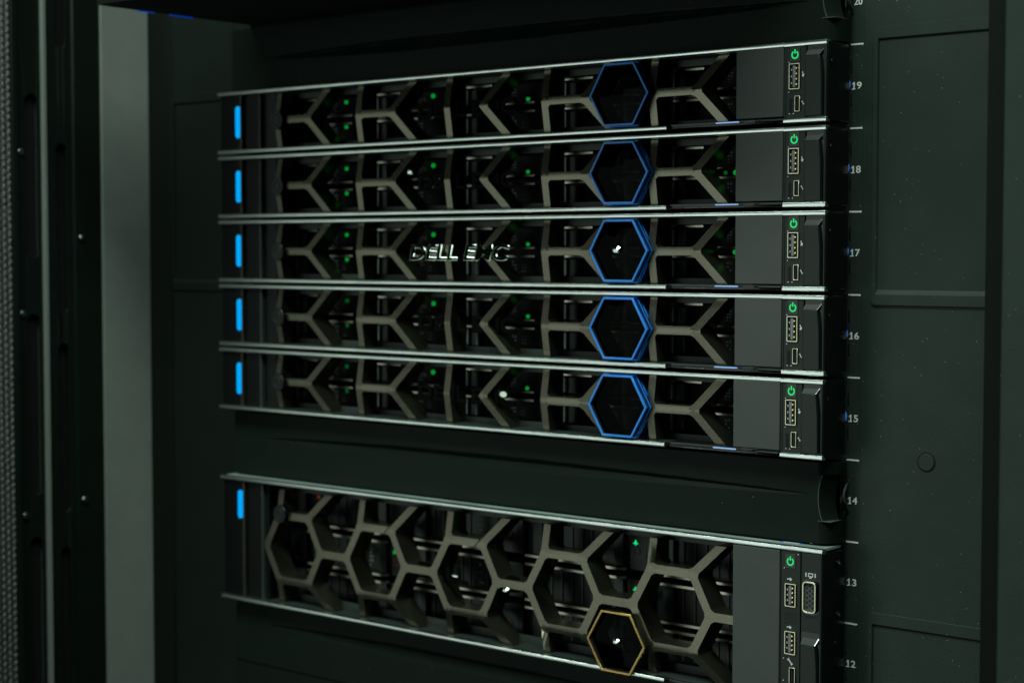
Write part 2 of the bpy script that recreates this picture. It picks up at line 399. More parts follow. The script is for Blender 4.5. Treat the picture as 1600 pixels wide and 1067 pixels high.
def glint_stud(parent, x, y, z, a, b, name):
    '''stand-in for a reflected highlight: small facetted stud whose upper side catches the ceiling lamp'''
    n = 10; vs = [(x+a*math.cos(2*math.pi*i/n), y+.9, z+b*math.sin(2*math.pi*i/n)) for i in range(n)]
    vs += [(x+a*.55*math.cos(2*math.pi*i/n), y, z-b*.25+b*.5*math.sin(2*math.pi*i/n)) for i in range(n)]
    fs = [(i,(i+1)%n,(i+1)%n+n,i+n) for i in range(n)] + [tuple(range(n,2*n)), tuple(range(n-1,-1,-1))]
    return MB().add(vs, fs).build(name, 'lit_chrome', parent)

def small_marks(parent, x, y, z0, z1, seedv, n=3, m='grey_print', w=1.6):
    rr = random.Random(seedv); mb = MB()
    L = (z1-z0)/n
    for c in range(2):
        for i in range(n):
            if rr.random() < .15: continue
            a = z0+i*L+.3
            mb.box(x+c*2.0, x+c*2.0+w*rr.uniform(.5,.9), y-.05, y+.1, a, a+L*rr.uniform(.35,.7))
    return mb.build('printed_marks', m, parent)

# ------------------------------------------------------------------ the slim (one slot) server
H1 = 42.7; ZC1 = 21.3
def slim_server():
    root = empty('slim_server', (0,0,0), '', 'server', 'slim rack servers')
    # chassis behind everything
    ch = MB().box(24,458,60,420,1.2,H1-1.2).box(20.5,26,26,420,1.2,H1-1.2).box(456,460,26,420,1.2,H1-1.2).build('chassis', 'black', root)
    # covers between the lips and the drive bay
    MB().box(1,479,3.5,60,H1-1.6,H1-.35).box(1,479,3.5,60,.35,1.6).build('cover_plate', 'side', root, bevel=.2)
    # aluminium lips
    def lip(x0, x1, z0, z1, y0=0.0):
        d = .9
        P = [(y0+.7,z0),(y0+.12,z0+.25),(y0,z0+.5),(y0,z1-.5),(y0+.12,z1-.25),(y0+.7,z1),(y0+4,z1),(y0+4,z0)]
        return MB().prism_x(P, x0, x1).build('aluminium_lip', 'silver', root, bevel=.12, seg=1)
    lip(0,456.6,H1-2.5,H1); lip(456.75,482.6,H1-2.75,H1,-.3)
    lip(0,381.4,0,2.55); lip(456.75,482.6,0,2.75,-.3)
    # flanges behind the lattice
    MB().box(24,427,18,20,H1-6.2,H1-1.6).box(24,427,18,20,1.6,6.0).box(24,427,5,18,H1-2.6,H1-1.7).box(24,427,5,18,1.7,2.6).build('bezel_flange', 'inner', root)
    # left ear
    MB().prism_y([(.6,2.7),(20.8,2.7),(20.8,H1-2.7),(.6,H1-2.7)], 2.6, 26).build('left_ear', 'side', root, bevel=.5)
    MB().prism_y(rrect(16.6,21.2,10.8,32.6,2.25,8), 1.9, 3.0).build('status_light', 'led_blue', root)
    MB().box(22.0,23.6,1.2,20,2.4,H1-2.4).build('bezel_edge_trim', 'bronze', root, bevel=.3)
    MB().box(23.6,39.4,3.8,20,2.4,H1-2.4).box(41.0,53.5,6.0,20,2.4,H1-2.4).build('bezel_end_panel', 'side', root, bevel=.4)
    MB().box(39.4,41.0,3.0,20,2.4,H1-2.4).build('bezel_rib', 'inner', root, bevel=.3)
    # lattice
    P = 77.9; bars = []
    zt = ZC1+26; zb = ZC1-26
    for k in range(5):
        X = 57.9+P*k
        A = (X, ZC1); B = (X+29.2, ZC1)
        bars += [(A, (X, zt)), (A, (X, zb))]
        if k != 2: bars += [(A, B)]
        if k != 3 or True: bars += [(B, (X+29.2+24, ZC1+24*1.07)), (B, (X+29.2+24, ZC1-24*1.07))]
    # the badge sits in cell 3: its diagonals stop at the ring
    bars = [b for b in bars if not (abs(b[0][0]-(57.9+P*3+29.2)) < .1 and b[1][1] != ZC1 and False)]
    yf = lambda z: 2.6+abs(z-ZC1)*.17
    lattice(bars, 1.6, ZC1, 18.6, 54, 427, 4.8, yf, 18.0, 'hexagon_lattice', 'bronze', root)
    # key lock
    k = MB().disc_y(60.5, ZC1-.4, 6.2, -.2, 10, 28).build('key_lock', 'side', root, bevel=.4)
    MB().ring_y([(60.5+4*math.cos(i*math.pi/8), ZC1-.4+4*math.sin(i*math.pi/8)) for i in range(16)], [(60.5+3*math.cos(i*math.pi/8), ZC1-.4+3*math.sin(i*math.pi/8)) for i in range(16)], -.5, 0).build('lock_barrel', 'ctrl', k, bevel=.1, seg=1)
    # chrome lettering
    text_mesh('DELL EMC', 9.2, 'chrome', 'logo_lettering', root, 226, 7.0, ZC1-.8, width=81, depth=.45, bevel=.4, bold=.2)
    hex_ring(root, 349.6, ZC1+.2, 20.9, .985, -2.2, 15.5, 'blue', .6)
    # smooth panel, control strip, latch
    MB().box(427.2,456.4,-.1,6,3.6,H1-2.4).build('blank_panel', 'blank', root, bevel=.3)
    MB().box(457.2,482.2,1.2,20,2.2,H1-2.2).build('ear_body', 'side', root)
    MB().box(457.5,469.4,.55,3,2.6,H1-2.6).build('control_panel', 'ctrl', root, bevel=.2)
    MB().box(457.0,457.9,.2,3,2.6,H1-2.6).box(469.4,470.0,.2,3,2.6,H1-2.6).build('panel_rib', 'ctrl', root, bevel=.15)
    power_button(root, 463.4, 36.0, .5)
    usb_port(root, 460.0, 466.6, 17.6, 31.3, .5)
    usb_icon(root, 468.2, 25.2, 1.15, -75, .5)
    micro_port(root, 463.6, 466.8, 5.9, 14.2, .5)
    wrench_icon(root, 468.2, 10.4, .95, -55, .5)
    MB().box(460.1,461.7,.40,.6,5.4,13).build('card_slot', 'hole', root)
    MB().disc_y(460.2,4.9,.28,.3,.6,8).disc_y(462.6,4.9,.28,.3,.6,8).disc_y(459.7,16.4,.25,.3,.6,8).disc_y(459.7,31.9,.25,.3,.6,8).build('pin_mark', 'white', root)
    latch(root, 470.3, 481.0, 3.2, H1-3.2, 4.6)
    MB().box(481.2,482.4,-.1,20,2.7,H1-2.7).build('ear_edge', 'ctrl', root, bevel=.35)
    # right flank of the ear with its rivet
    f = MB().prism_x([(1.6,.9),(23.2,.9),(24.2,2.6),(24.2,H1-3.2),(22.8,H1-.9),(1.6,H1-.9)], 480.8, 482.6).build('ear_flank', 'side', root, bevel=.3)
    MB().prism_x([(6.7+2.4*math.cos(i*math.pi/9), 31+2.6*math.sin(i*math.pi/9)) for i in range(18)], 482.5, 482.95).build('rivet', 'side', f, bevel=.2)
    # pull-out information tag under the right end of the bezel
    t = MB().prism_z([(383,2.2),(392,.3),(450,.3),(456.2,3.0),(456.2,30),(383,30)], .35, 1.5).build('information_tag', 'side', root, bevel=.2)
    MB().prism_z([(443,-.3),(455.8,-.3),(455.8,3),(437,3)], 1.6, 2.5).build('tag_grip', 'inner', t, bevel=.3)
    MB().box(414,428.5,.15,1,1.85,2.5).build('tag_light', 'led_line', t)
    mk = MB(); rr = random.Random(3)
    x = 394.5
    while x < 407: mk.box(x, x+rr.uniform(.5,1.1), .15, .5, .65, 1.25); x += 1.5
    mk.build('tag_print', 'grey_print', t)
    MB().box(382,457,3.2,18,1.5,2.9).build('tag_slot', 'side', root)
    # drive carriers, five columns by two rows
    for c in range(5):
        X = 31.2+79.0*c
        for r in range(2):
            z0 = 4.6 if r == 0 else 22.8; z1 = 18.9 if r == 0 else 36.2
            d = MB().box(X+1,X+21,26,60,z0,z1).box(X+21,X+77.6,30,60,z0+.3,z1-.3).build('drive_carrier', 'carrier', root, bevel=.25)
            MB().box(X+22,X+43 if r else X+46,24.2,25.6,z1-1.3,z1-.1).build('carrier_edge', 'tin', d)
            MB().box(X+21.6,X+22.5,24.6,26.5,z0+2,z1-2.6).build('carrier_bar', 'post', d)
            MB().box(X+29.3,X+30.4,24.6,26.5,z0+2,z1-2.6).build('carrier_bar', 'post', d)
            MB().box(X+23.2,X+29.0,27.2,30.2,z0+1.6,z1-2.6).build('carrier_grille', 'inner', d)
            MB().box(X+48,X+77.4,24.2,25.6,(z1-1.3) if r == 0 else z0-.1,(z1-.1) if r == 0 else z0+1.1).build('carrier_lip', 'tin', d)
            small_marks(d, X+58, 26, z0+3, z1-3, c*7+r, 4)
            small_marks(d, X+66, 26, z0+3.5, z1-4.5, c*9+r, 3, w=.9)
            # status lamps as they are lit in the photograph
            if c == 0: MB().disc_y(X+71.2,z0+11.2 if r == 0 else z0+9.6,1.3,24.6,25.6,10).build('status_led', 'led_dim', d)
            elif c == 1 and r == 1: MB().disc_y(X+71.5,z0+9.2,1.5,24.6,25.6,10).build('status_led', 'led_dim', d)
            elif c == 2 and r == 1: MB().disc_y(X+71.5,z0+2.8,1.2,24.6,25.6,10).build('status_led', 'led_dim', d)
            if c == 1 and r == 1: MB().disc_y(X+65.0,z0+7,1.4,24.6,25.6,8).build('release_button', 'post', d)
            if c == 0: MB().disc_y(X+58.5,z0+(12.5 if r == 0 else 1.5),1.4,24.0,25.6,8).build('release_button', 'post', d)
    return root

def copy_tree(o, parent=None):
    c = o.copy(); col.objects.link(c); c.parent = parent
    for ch in list(o.children): copy_tree(ch, c)
    return c
U = 44.45
first = slim_server()
slim_labels = {19: 'slim black rack server with blue hexagon, topmost of five, beside rack number 19',
    18: 'slim rack server with blue hexagon, second of five from the top, beside rack number 18',
    17: 'slim rack server with blue hexagon, middle one of five, beside rack number 17',
    16: 'slim rack server with blue hexagon, fourth of five from the top, beside rack number 16',
    15: 'slim rack server with blue hexagon, lowest of five, beside rack number 15'}
bottoms = {}
roots = {}
for u in (19, 18, 17, 16, 15):
    o = first if u == 19 else copy_tree(first)
    o.location = Vector(({19: 0, 18: -.25, 17: .15, 16: -.1, 15: -.3}[u], {19: 0, 18: .3, 17: -.2, 16: .1, 15: -.3}[u], u*U+.35-H1))*S; o['label'] = slim_labels[u]; roots[u] = o
# the lamp between the two right-hand carriers is lit on two servers only
for u in (18, 17):
    d = [c for c in roots[u].children if c.name.startswith('drive_carrier')][9]
    MB().disc_y(411.5, 20.8, 1.4, 24.0, 24.8, 12).build('status_led', 'led_dim', d)
    if u == 18: MB().disc_y(405, 20.8, 1.1, 24.0, 24.8, 12).build('status_led', 'led_faint', d)

# middle server lettering: lit copy of the chrome, tilted; reflected glints are added studs
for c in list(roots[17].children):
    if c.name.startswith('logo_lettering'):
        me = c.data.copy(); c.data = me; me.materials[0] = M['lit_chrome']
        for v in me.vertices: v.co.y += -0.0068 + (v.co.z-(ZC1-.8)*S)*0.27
glint_stud(roots[17], 348.6, -3.0, ZC1+.8, 3.4, 2.2, 'badge_glint')
glint_stud(roots[15], 262.0, .6, ZC1+3.0, 5.2, 3.6, 'badge_glint')
glint_stud(roots[18], 182.5, 2.0, ZC1+6.0, 3.4, 2.2, 'badge_glint')
for u, k in ((19, 1.0), (18, 1.0), (17, 1.0), (16, .4), (15, .35)):
    for c in roots[u].children:
        if not c.name.startswith('drive_carrier'): continue
        for g in c.children:
            if g.name.startswith('status_led') and k < 1 and g.data.materials[0] == M['led_dim'] and g.data.vertices[0].co.x < .12:
                g.material_slots[0].link = 'OBJECT'; g.material_slots[0].material = M['led_faint']

# ------------------------------------------------------------------ the tall (two slot) server
def tall_server():
    H = 87.1; ZC = 41.4
    root = empty('tall_server', (0,0,490.0), 'double height rack server with gold hexagon and full bronze honeycomb front, below the slim servers', 'server')
    MB().box(24,458,62,420,1.2,H-1.2).box(20.5,26,26,420,1.2,H-1.2).box(456,460,26,420,1.2,H-1.2).build('chassis', 'black', root)
    top = MB().prism_z([(1,3.6),(481.4,3.6),(481.4,22),(478,25.5),(1,27)], H-1.6, H-.05).build('lid_front', 'lid', root, bevel=.15)
    MB().prism_z([(453,9.5),(463,9.5),(463.4,18.5),(453.6,18.5)], H-.05, H+.12).build('sticker', 'sticker', top)
    MB().prism_z([(451.5,8.6),(453.0,8.6),(453.6,19.2),(452,19.2)], H-.05, H+.2).prism_z([(463.3,9),(465,9),(465.3,18.5),(463.8,18.5)], H-.05, H+.2).build('sticker_border', 'blue', top)
    MB().prism_z([(468.4+1.7*math.cos(i*math.pi/8), 14.6+2.2*math.sin(i*math.pi/8)) for i in range(16)], H-.05, H+1.0).build('lid_screw', 'screw', top, bevel=.3)
    MB().box(1,479,27.2,420,H-3.5,H-2.0).box(1,479,3.6,62,.35,1.6).build('cover_plate', 'side', root, bevel=.2)
    def lip(x0, x1, z0, z1, y0=0.0):
        d = .9
        P_ = [(y0+.7,z0),(y0+.12,z0+.25),(y0,z0+.5),(y0,z1-.5),(y0+.12,z1-.25),(y0+.7,z1),(y0+4,z1),(y0+4,z0)]
        return MB().prism_x(P_, x0, x1).build('aluminium_lip', 'silver', root, bevel=.12, seg=1)
    lip(0,482.6,H-2.6,H); lip(0,381.4,0,2.6); lip(456.75,482.6,0,2.6)
    MB().box(24,427,18,20,H-8.5,H-1.6).box(24,427,18,20,1.6,7.5).box(24,427,5,18,H-2.8,H-1.7).box(24,427,5,18,1.7,2.8).build('bezel_flange', 'inner', root)
    MB().box(.6,20.8,2.6,26,2.7,H-2.7).build('left_ear', 'side', root, bevel=.5)
    MB().prism_y(rrect(16.2,20.8,57.8,77.6,2.25,8), 1.9, 3.0).build('status_light', 'led_blue', root)
    MB().box(22.0,23.8,1.2,20,2.4,H-2.4).build('bezel_edge_trim', 'bronze', root, bevel=.3)
    MB().box(23.8,39.4,3.8,20,2.4,H-2.4).box(41,44,6,20,2.4,H-2.4).build('bezel_end_panel', 'side', root, bevel=.4)
    MB().box(39.4,41,3.0,20,2.4,H-2.4).build('bezel_rib', 'inner', root, bevel=.3)
    P = 78.1; bars = []; h = 22.4
    for k in range(5):
        a = 57.4+P*k; b = a+28.6; l = a-12.6; r = b+12.0
        L_, R_ = (l,ZC), (r,ZC)
        TL, TR, BL, BR = (a,ZC+h), (b,ZC+h), (a,ZC-h), (b,ZC-h)
        bars += [(L_,TL),(TL,TR),(TR,R_),(R_,BR),(BR,BL),(BL,L_)]
        bars += [(TL,(a-.3,ZC+55)),(BL,(a-.3,ZC-55))]
        bars += [(TR,(b+26,ZC+h+26)),(BR,(b+26,ZC-h-22))] if k < 5 else []
        bars += [(R_, (57.4+P*(k+1)-12.6, ZC))] if k < 4 else [(R_, (r+30, ZC))]
    global EXTRA_CREASE
    EXTRA_CREASE = [ZC+h, ZC-h]
    yf = lambda z: 2.8+max(0, abs(z-ZC)-h)*.2
    lattice(bars, 1.6, ZC, 41.2 if False else 39.4, 43, 427, 5.0, yf, 18.0, 'hexagon_lattice', 'bronze', root)
    k = MB().disc_y(61, 65.0, 6.2, -.2, 10, 28).build('key_lock', 'side', root, bevel=.4)
    MB().ring_y([(61+4*math.cos(i*math.pi/8), 65+4*math.sin(i*math.pi/8)) for i in range(16)], [(61+3*math.cos(i*math.pi/8), 65+3*math.sin(i*math.pi/8)) for i in range(16)], -.5, 0).build('lock_barrel', 'ctrl', k, bevel=.1, seg=1)
    text_mesh('DELL EMC', 9.4, 'chrome', 'logo_lettering', root, 227, 7.0, ZC-.6, width=84, depth=.5, bevel=.3, bold=.25)
    glint_stud(root, 222, 0.5, ZC+.5, 4.5, 1.2, 'badge_glint'); glint_stud(root, 262.5, 1.0, ZC-3.5, 3.2, 1.5, 'badge_glint'); glint_stud(root, 349.5, -3.2, 19.5, 2.9, 1.6, 'badge_glint')
    hex_ring(root, 348.9, 18.7, 20.9, .985, -2.4, 15.5, 'brass', .6)
    MB().box(427.2,456.6,-.1,6,3.4,H-3.0).build('blank_panel', 'blank', root, bevel=.3)
    MB().box(457,482.2,1.4,20,2.2,H-2.2).build('ear_body', 'side', root)
    MB().box(457.4,469.2,.55,3,2.8,H-2.8).build('control_panel', 'ctrl', root, bevel=.2)
    MB().box(469.9,482.2,.35,3,42.2,H-2.8).build('vga_plate', 'ctrl', root, bevel=.25)
    power_button(root, 463.2, 79.0, .5)
    usb_icon(root, 462.8, 69.2, 1.25, 0, .5)
    usb_port(root, 460.2, 466.9, 54.4, 67.0, .5)
    g = MB()
    for j in range(6):
        for i in range(5):
            g.disc_y(459.9+i*1.65+(.8 if j%2 else 0), 45.3+j*1.15, .42, .50, .6, 6)
    g.build('speaker_holes', 'hole', root, kind='stuff')
    usb_icon(root, 462.8, 43.2, 1.25, 0, .5)
    usb_port(root, 460.2, 466.9, 28.6, 41.2, .5)
    wrench_icon(root, 463.4, 24.6, 1.7, -50, .5)
    micro_port(root, 463.2, 466.9, 12.6, 21.8, .5)
    MB().disc_y(459.4,75,.28,.3,.6,8).disc_y(467.8,83,.28,.3,.6,8).disc_y(459.3,26,.28,.3,.6,8).disc_y(459.3,14,.28,.3,.6,8).build('pin_mark', 'white', root)
    # monitor connector: steel D shell round a black block with fifteen holes
    x0, x1, z0, z1 = 471.6, 480.0, 52.6, 69.8
    def dshape(t): return rrect(x0+t, x1-t, z0+t, z1-t, max(.6, 2.4-t), 5)
    v = MB().ring_y(dshape(0), dshape(1.05), -1.8, 1).build('monitor_connector', 'steel', root, bevel=.25)
    MB().prism_y(dshape(1.0), -.6, .9).build('connector_block', 'blank', v)
    g = MB()
    for c in range(3):
        for i in range(5): g.disc_y(x0+2.5+c*1.7, z0+3.0+i*2.6+(1.1 if c == 1 else 0), .62, -.64, -.55, 8)
    g.build('pin_holes', 'hole', v)
    MB().ring_y(dshape(-1.1), dshape(-.1), .2, .8).build('connector_surround', 'side', v)
    ic = MB(); xc, zc = 475.6, 72.9
    ic.ring_y([(xc-1.5,zc+1.0),(xc+1.5,zc+1.0),(xc+1.5,zc-1.0),(xc-1.5,zc-1.0)], [(xc-1.1,zc+.6),(xc+1.1,zc+.6),(xc+1.1,zc-.6),(xc-1.1,zc-.6)], .2, .4)
    ic.box(xc-3.1,xc-2.5,.2,.4,zc-1.1,zc+1.1).box(xc+2.5,xc+3.1,.2,.4,zc-1.1,zc+1.1).box(xc-.7,xc+.7,.2,.4,zc-1.7,zc-1.2)
    ic.build('monitor_symbol', 'white', root)
    latch(root, 470.3, 481.2, 3.0, 40.6, 5.2)
    MB().box(481.2,482.4,-.1,20,2.7,H-2.7).build('ear_edge', 'ctrl', root, bevel=.35)
    f = MB().box(480.8,482.6,1.6,24.6,.9,H-2.6).build('ear_flank', 'side', root, bevel=.3)
    for zz in (77.6, 49.8):
        s_ = MB().disc_x(17.6, zz, 2.3, 482.5, 483.5).build('flank_screw', 'side', f, bevel=.25)
        MB().disc_x(17.6, zz, 1.1, 483.4, 483.7, 6).build('screw_socket', 'screw', s_)
    MB().disc_x(14.8, 35.4, .9, 482.5, 482.9, 12).build('flank_pip', 'rack', f)
    # drive carriers, four columns by three rows
    for c in range(4):
        X = 43.5+98.2*c
        for r in range(3):
            z0, z1 = ((4,23.6),(28.0,50.8),(55.6,80))[r]
            x_end = min(X+97, 456)
            d = MB().box(X+17,x_end,30,62,z0+.5,z1-.5).build('drive_carrier', 'black', root, bevel=.3)
            if r: MB().prism_z([(X+19,24.4),(X+90,24.4),(X+95,27.5),(min(X+95,456),30),(X+19,30)] if X+95 < 456 else [(X+19,24.4),(445,24.4),(445,30),(X+19,30)], z0-.5, z0+1.0).build('carrier_lip', 'tin', d)
            if r < 2: MB().prism_z([(X+19,24.4),(X+90,24.4),(X+95,27.5),(min(X+95,456),30),(X+19,30)] if X+95 < 456 else [(X+19,24.4),(445,24.4),(445,30),(X+19,30)], z1-1.0, z1+.5).build('carrier_lip', 'tin', d)
            b_ = MB().prism_y(rrect(X,X+16,z0+.4,z1-.4,1,2), 26.5, 40).build('release_block', 'ctrl', d, bevel=.3)
            MB().ring_y(rrect(X+2,X+12,z0+2,z1-3,1,2), rrect(X+2.5,X+11.5,z0+2.5,z1-3.5,.8,2), 26.3, 26.6).build('block_outline', 'inner', d)
            zl = z1-7.6 if r == 2 else z1-6.2
            if (c, r) in ((3,2),(3,1),(2,2),(1,1)):
                mm = MB(); xx = X+(4.4 if c == 3 else 3 if c == 1 else -.5)
                mm.prism_y([(xx-1.7,zl-.7),(xx+1.7,zl-.7),(xx+1.7,zl-.1),(xx-1.7,zl-.1)], 26.1, 26.4)
                mm.prism_y([(xx-1.1,zl-.1),(xx+1.1,zl-.1),(xx,zl+1.9)], 26.05, 26.4)
                mm.box(xx-.4,xx+.4,26.0,26.4,zl-1.4,zl-.7)
                mm.build('status_led', 'led_green' if c >= 2 else 'led_dim', b_)
            if (c, r) == (0,2): MB().disc_y(X+29,z1-5,1.1,26,26.5,10).build('status_led', 'led_red', b_)
            MB().ring_y([(X+5+2.6*math.cos(i*math.pi/6), z1-12.5+2.6*math.sin(i*math.pi/6)) for i in range(12)], [(X+5+1.7*math.cos(i*math.pi/6), z1-12.5+1.7*math.sin(i*math.pi/6)) for i in range(12)], 26.0, 26.4).build('release_mark', 'orange' if c in (1,2) else 'inner', b_)
            MB().box(X+24,X+31,26.5,30,z0+1.6,z1-1.6).build('carrier_bar', 'inner', d)
            MB().box(X+86,X+92.5,27.4,31,z0+1.6,z1-1.6).build('carrier_bar', 'inner', d)
            for xr in (36, 44, 52, 60, 67): MB().box(X+xr,X+xr+1,29.2,30.3,z0+2,z1-2).build('carrier_rib', 'inner', d)
            small_marks(d, X+75, 29.9, z0+4, z1-5, 40+c*3+r, 5, m='post')
            ck = MB(); 
            for q in range(3): ck.disc_y(X-1.2, z0+3+q*3.4, .8, 26, 28, 8)
            ck.build('chrome_pin', 'chrome', d)
    return root
tall_server()

# ------------------------------------------------------------------ blank filler panels
def filler(u, label, groove_dz, lowest=False):
    z0 = (u-1)*U+.4; Hh = U-.8
    root = empty('filler_panel', (0,0,z0), label, 'blank panel', 'blank filler panels')
    # front sheet with a long shallow pressed groove
    nx, nz = 90, 40; x0, x1 = 5.0, 474.0; zc = Hh/2+groove_dz
    def depth(x, z):
        t = min((x-40)/120, (467-x)/190)
        if t <= 0: return 0
        hh = 4.2*min(1, t)**.6
        d = z-zc
        if abs(d) > hh: return 0
        k = d/hh                         # steep above, shallow below
        return (2.8*min(1, t)**.4)*(max(0, 1-k)*1.6 if k > .38 else (k+1)/1.38)
    zs = [Hh*i/nz for i in range(nz+1)]
    zs = sorted(set([0, Hh] + [zc-8+i*.4 for i in range(41)] + [Hh*i/8 for i in range(9)]))
    vs = []; fs = []
    for z in zs:
        for i in range(nx+1):
            x = x0+(x1-x0)*i/nx; vs.append((x, 10+depth(x, z), z))
    W_ = nx+1
    for j in range(len(zs)-1):
        for i in range(nx): a = j*W_+i; fs.append((a, a+1, a+1+W_, a+W_))
    MB().add(vs, fs).build('front_sheet', 'filler', root, smooth=True)
    # rounded ends, the right one carries the thumb recess
    def endprof(x_in, x_out):
        s_ = 1 if x_out > x_in else -1; P_ = [(x_in, 10)]
        r = abs(x_out-x_in); 
        for i in range(7): t = math.pi/2*i/6; P_.append((x_in+s_*r*math.sin(t), 10+11*(1-math.cos(t))))
        return P_ + [(x_out, 25.5), (x_in, 25.5)]
    zr0, zr1 = 12.4, 37.0
    MB().prism_z(endprof(474, 482.6), 0, zr0).build('right_end', 'filler', root, bevel=.3)
    MB().prism_z(endprof(474, 482.6), zr1, Hh).build('right_end', 'filler', root, bevel=.3)
    MB().prism_z(endprof(5, .4), 0, Hh).build('left_end', 'filler', root, bevel=.3)
    MB().box(5,474,12.5,29,0,1.4).box(5,474,12.5,29,Hh-1.4,Hh).build('return_edge', 'filler', root, bevel=.2)
    # thumb recess: curved scoop wall at the left, flat back, small curved tab at the right
    n = 14; sc_ = []
    for i in range(n+1):
        t = i/n; z = zr0+(zr1-zr0)*t; b_ = math.sin(math.pi*min(1,max(0,t)))**.75
        sc_.append((474.6+2.6-b_*2.6-0.4, z))
    vs = []; fs = []
    for (x, z) in sc_: vs += [(474.0,10,z),(x,10,z),(x+.5,10.4,z),(x+5.2,19.5,z),(482.0,19.5,z)]
    for i in range(n):
        for q in range(4): a = i*5+q; fs.append((a, a+1, a+6, a+5))
    MB().add(vs, fs).build('thumb_scoop', 'filler', root, smooth=True)
    e = MB(); 
    for i in range(n):
        (xa,za),(xb,zb) = sc_[i], sc_[i+1]
        e.prism_y([(xa-.25,za),(xa+.25,za),(xb+.25,zb),(xb-.25,zb)], 9.75, 10.6)
    e.prism_y([(474.0,zr0-.3),(482.2,zr0-.3),(482.2,zr0+.15),(474.0,zr0+.15)], 9.8, 21)
    e.build('scoop_highlight', 'blank', root, bevel=.1, seg=1)  # paler strips along the scoop: edge highlight put into the colour
    MB().box(474,482,19.5,21,zr0,zr1).build('scoop_back', 'side', root)
    tab = MB(); 
    pa = [(20.0+ (0 if i else 0) + 5.2*(1-math.sin(math.pi*i/12)), zr0+4+(zr1-zr0-8)*i/12) for i in range(13)]
    for i in range(12):
        (ya,za),(yb,zb) = pa[i], pa[i+1]
        tab.add([(482.6,ya+3.2,za),(482.6,26,za),(482.6,26,zb),(482.6,yb+3.2,zb),(481.6,ya+3.2,za),(481.6,26,za),(481.6,26,zb),(481.6,yb+3.2,zb)],
                [(0,1,2,3),(4,7,6,5),(0,3,7,4)])
    tab.build('spring_tab', 'filler', root, smooth=True)
    te = MB()
    for i in range(12):
        (ya,za),(yb,zb) = pa[i], pa[i+1]
        te.add([(482.7,ya+2.9,za),(482.7,yb+2.9,zb),(482.7,yb+3.5,zb),(482.7,ya+3.5,za),(481.5,ya+2.9,za),(481.5,yb+2.9,zb),(481.5,yb+3.5,zb),(481.5,ya+3.5,za)],[(0,1,2,3),(4,7,6,5),(0,4,5,1),(3,2,6,7)])
    te.build('tab_highlight', 'blank', root)  # paler rim imitating the highlight on the tab
    MB().box(481.4,482.6,22.8,26,zr0,zr0+4.2).box(481.4,482.6,22.8,26,zr1-4.2,zr1).build('tab_root', 'filler', root, bevel=.2)
    return root
filler(20, 'black blank panel above the top slim server, beside rack number 20', 0)
filler(14, 'black blank panel between the slim servers and the gold hexagon server, beside number 14', 4.4)
filler(11, 'black blank panel under the double height server at the bottom of the photo', 7)
filler(10, 'black blank panel at the lower left corner below another blank panel', 2)

# ------------------------------------------------------------------ the rack cabinet
rk = empty('server_rack', (0,0,400), 'black cabinet frame with white slot numbers and embossed side plates around the servers', 'rack cabinet')
Z = 400.0
def rb(*a):
    mb = MB()
    for (x0,x1,y0,y1,z0,z1) in a: mb.box(x0,x1,y0,y1,z0-Z,z1-Z)
    return mb
zl, zh = 380, 980
rb((468,488.5,29.0,31,zl,zh)).build('mounting_rail', 'rack', rk)
rb((488.5,640,28.6,31,zl,zh)).build('side_plate', 'rack', rk, bevel=.3)
rb((-8,2.2,29.0,31,zl,zh)).build('mounting_rail', 'rack_dark_shaded', rk)
rb((-86,-8,28.6,31,zl,zh)).build('side_plate', 'rack_dark_shaded', rk, bevel=.3)
rb((-112,-86,27.6,31,zl,zh)).build('side_plate', 'gasket', rk, bevel=.8)
# embossed frames: proud rim round a lowered field
def embossed(x0, x1, z0, z1, m):
    zz0, zz1 = z0-Z, z1-Z
    o = rrect(x0,x1,zz0,zz1,2.2,4); i = rrect(x0+2.6,x1-2.6,zz0+5.6,zz1-6.2,.6,4); i2 = rrect(x0+3.2,x1-3.2,zz0+8.3,zz1-7.2,.6,4)
    n = len(o)
    vs = [(a,28.6,b) for a,b in rrect(x0-.3,x1+.3,zz0-.3,zz1+.3,2.5,4)] + [(a,27.2,b) for a,b in o] + [(a,27.1,b) for a,b in i] + [(a,28.5,b) for a,b in i2]
    fs = []
    for q in range(3):
        for k in range(n): j = (k+1)%n; fs.append((q*n+k, q*n+j, (q+1)*n+j, (q+1)*n+k))
    fr = MB().add(vs, fs).build('embossed_frame', m, rk, bevel=.15, seg=1)
    MB().prism_y(i2, 28.4, 28.55).build('embossed_field', m, fr)
embossed(494.8, 567, 706.0, 852.6, 'rack')
embossed(495.0, 567, 395.0, 541.6, 'rack')
embossed(-84.5, -12, 706.0, 850, 'rack_dark_shaded')
MB().disc_y(527.5, 624.5-Z, 4.6, 28.0, 28.7, 28).build('knockout_disc', 'rack', rk, bevel=.5)
MB().ring_y([(527.5+5.3*math.cos(i*math.pi/14), 624.5-Z+5.3*math.sin(i*math.pi/14)) for i in range(28)], [(527.5+4.7*math.cos(i*math.pi/14), 624.5-Z+4.7*math.sin(i*math.pi/14)) for i in range(28)], 28.45, 28.65).build('knockout_rim', 'hole', rk)
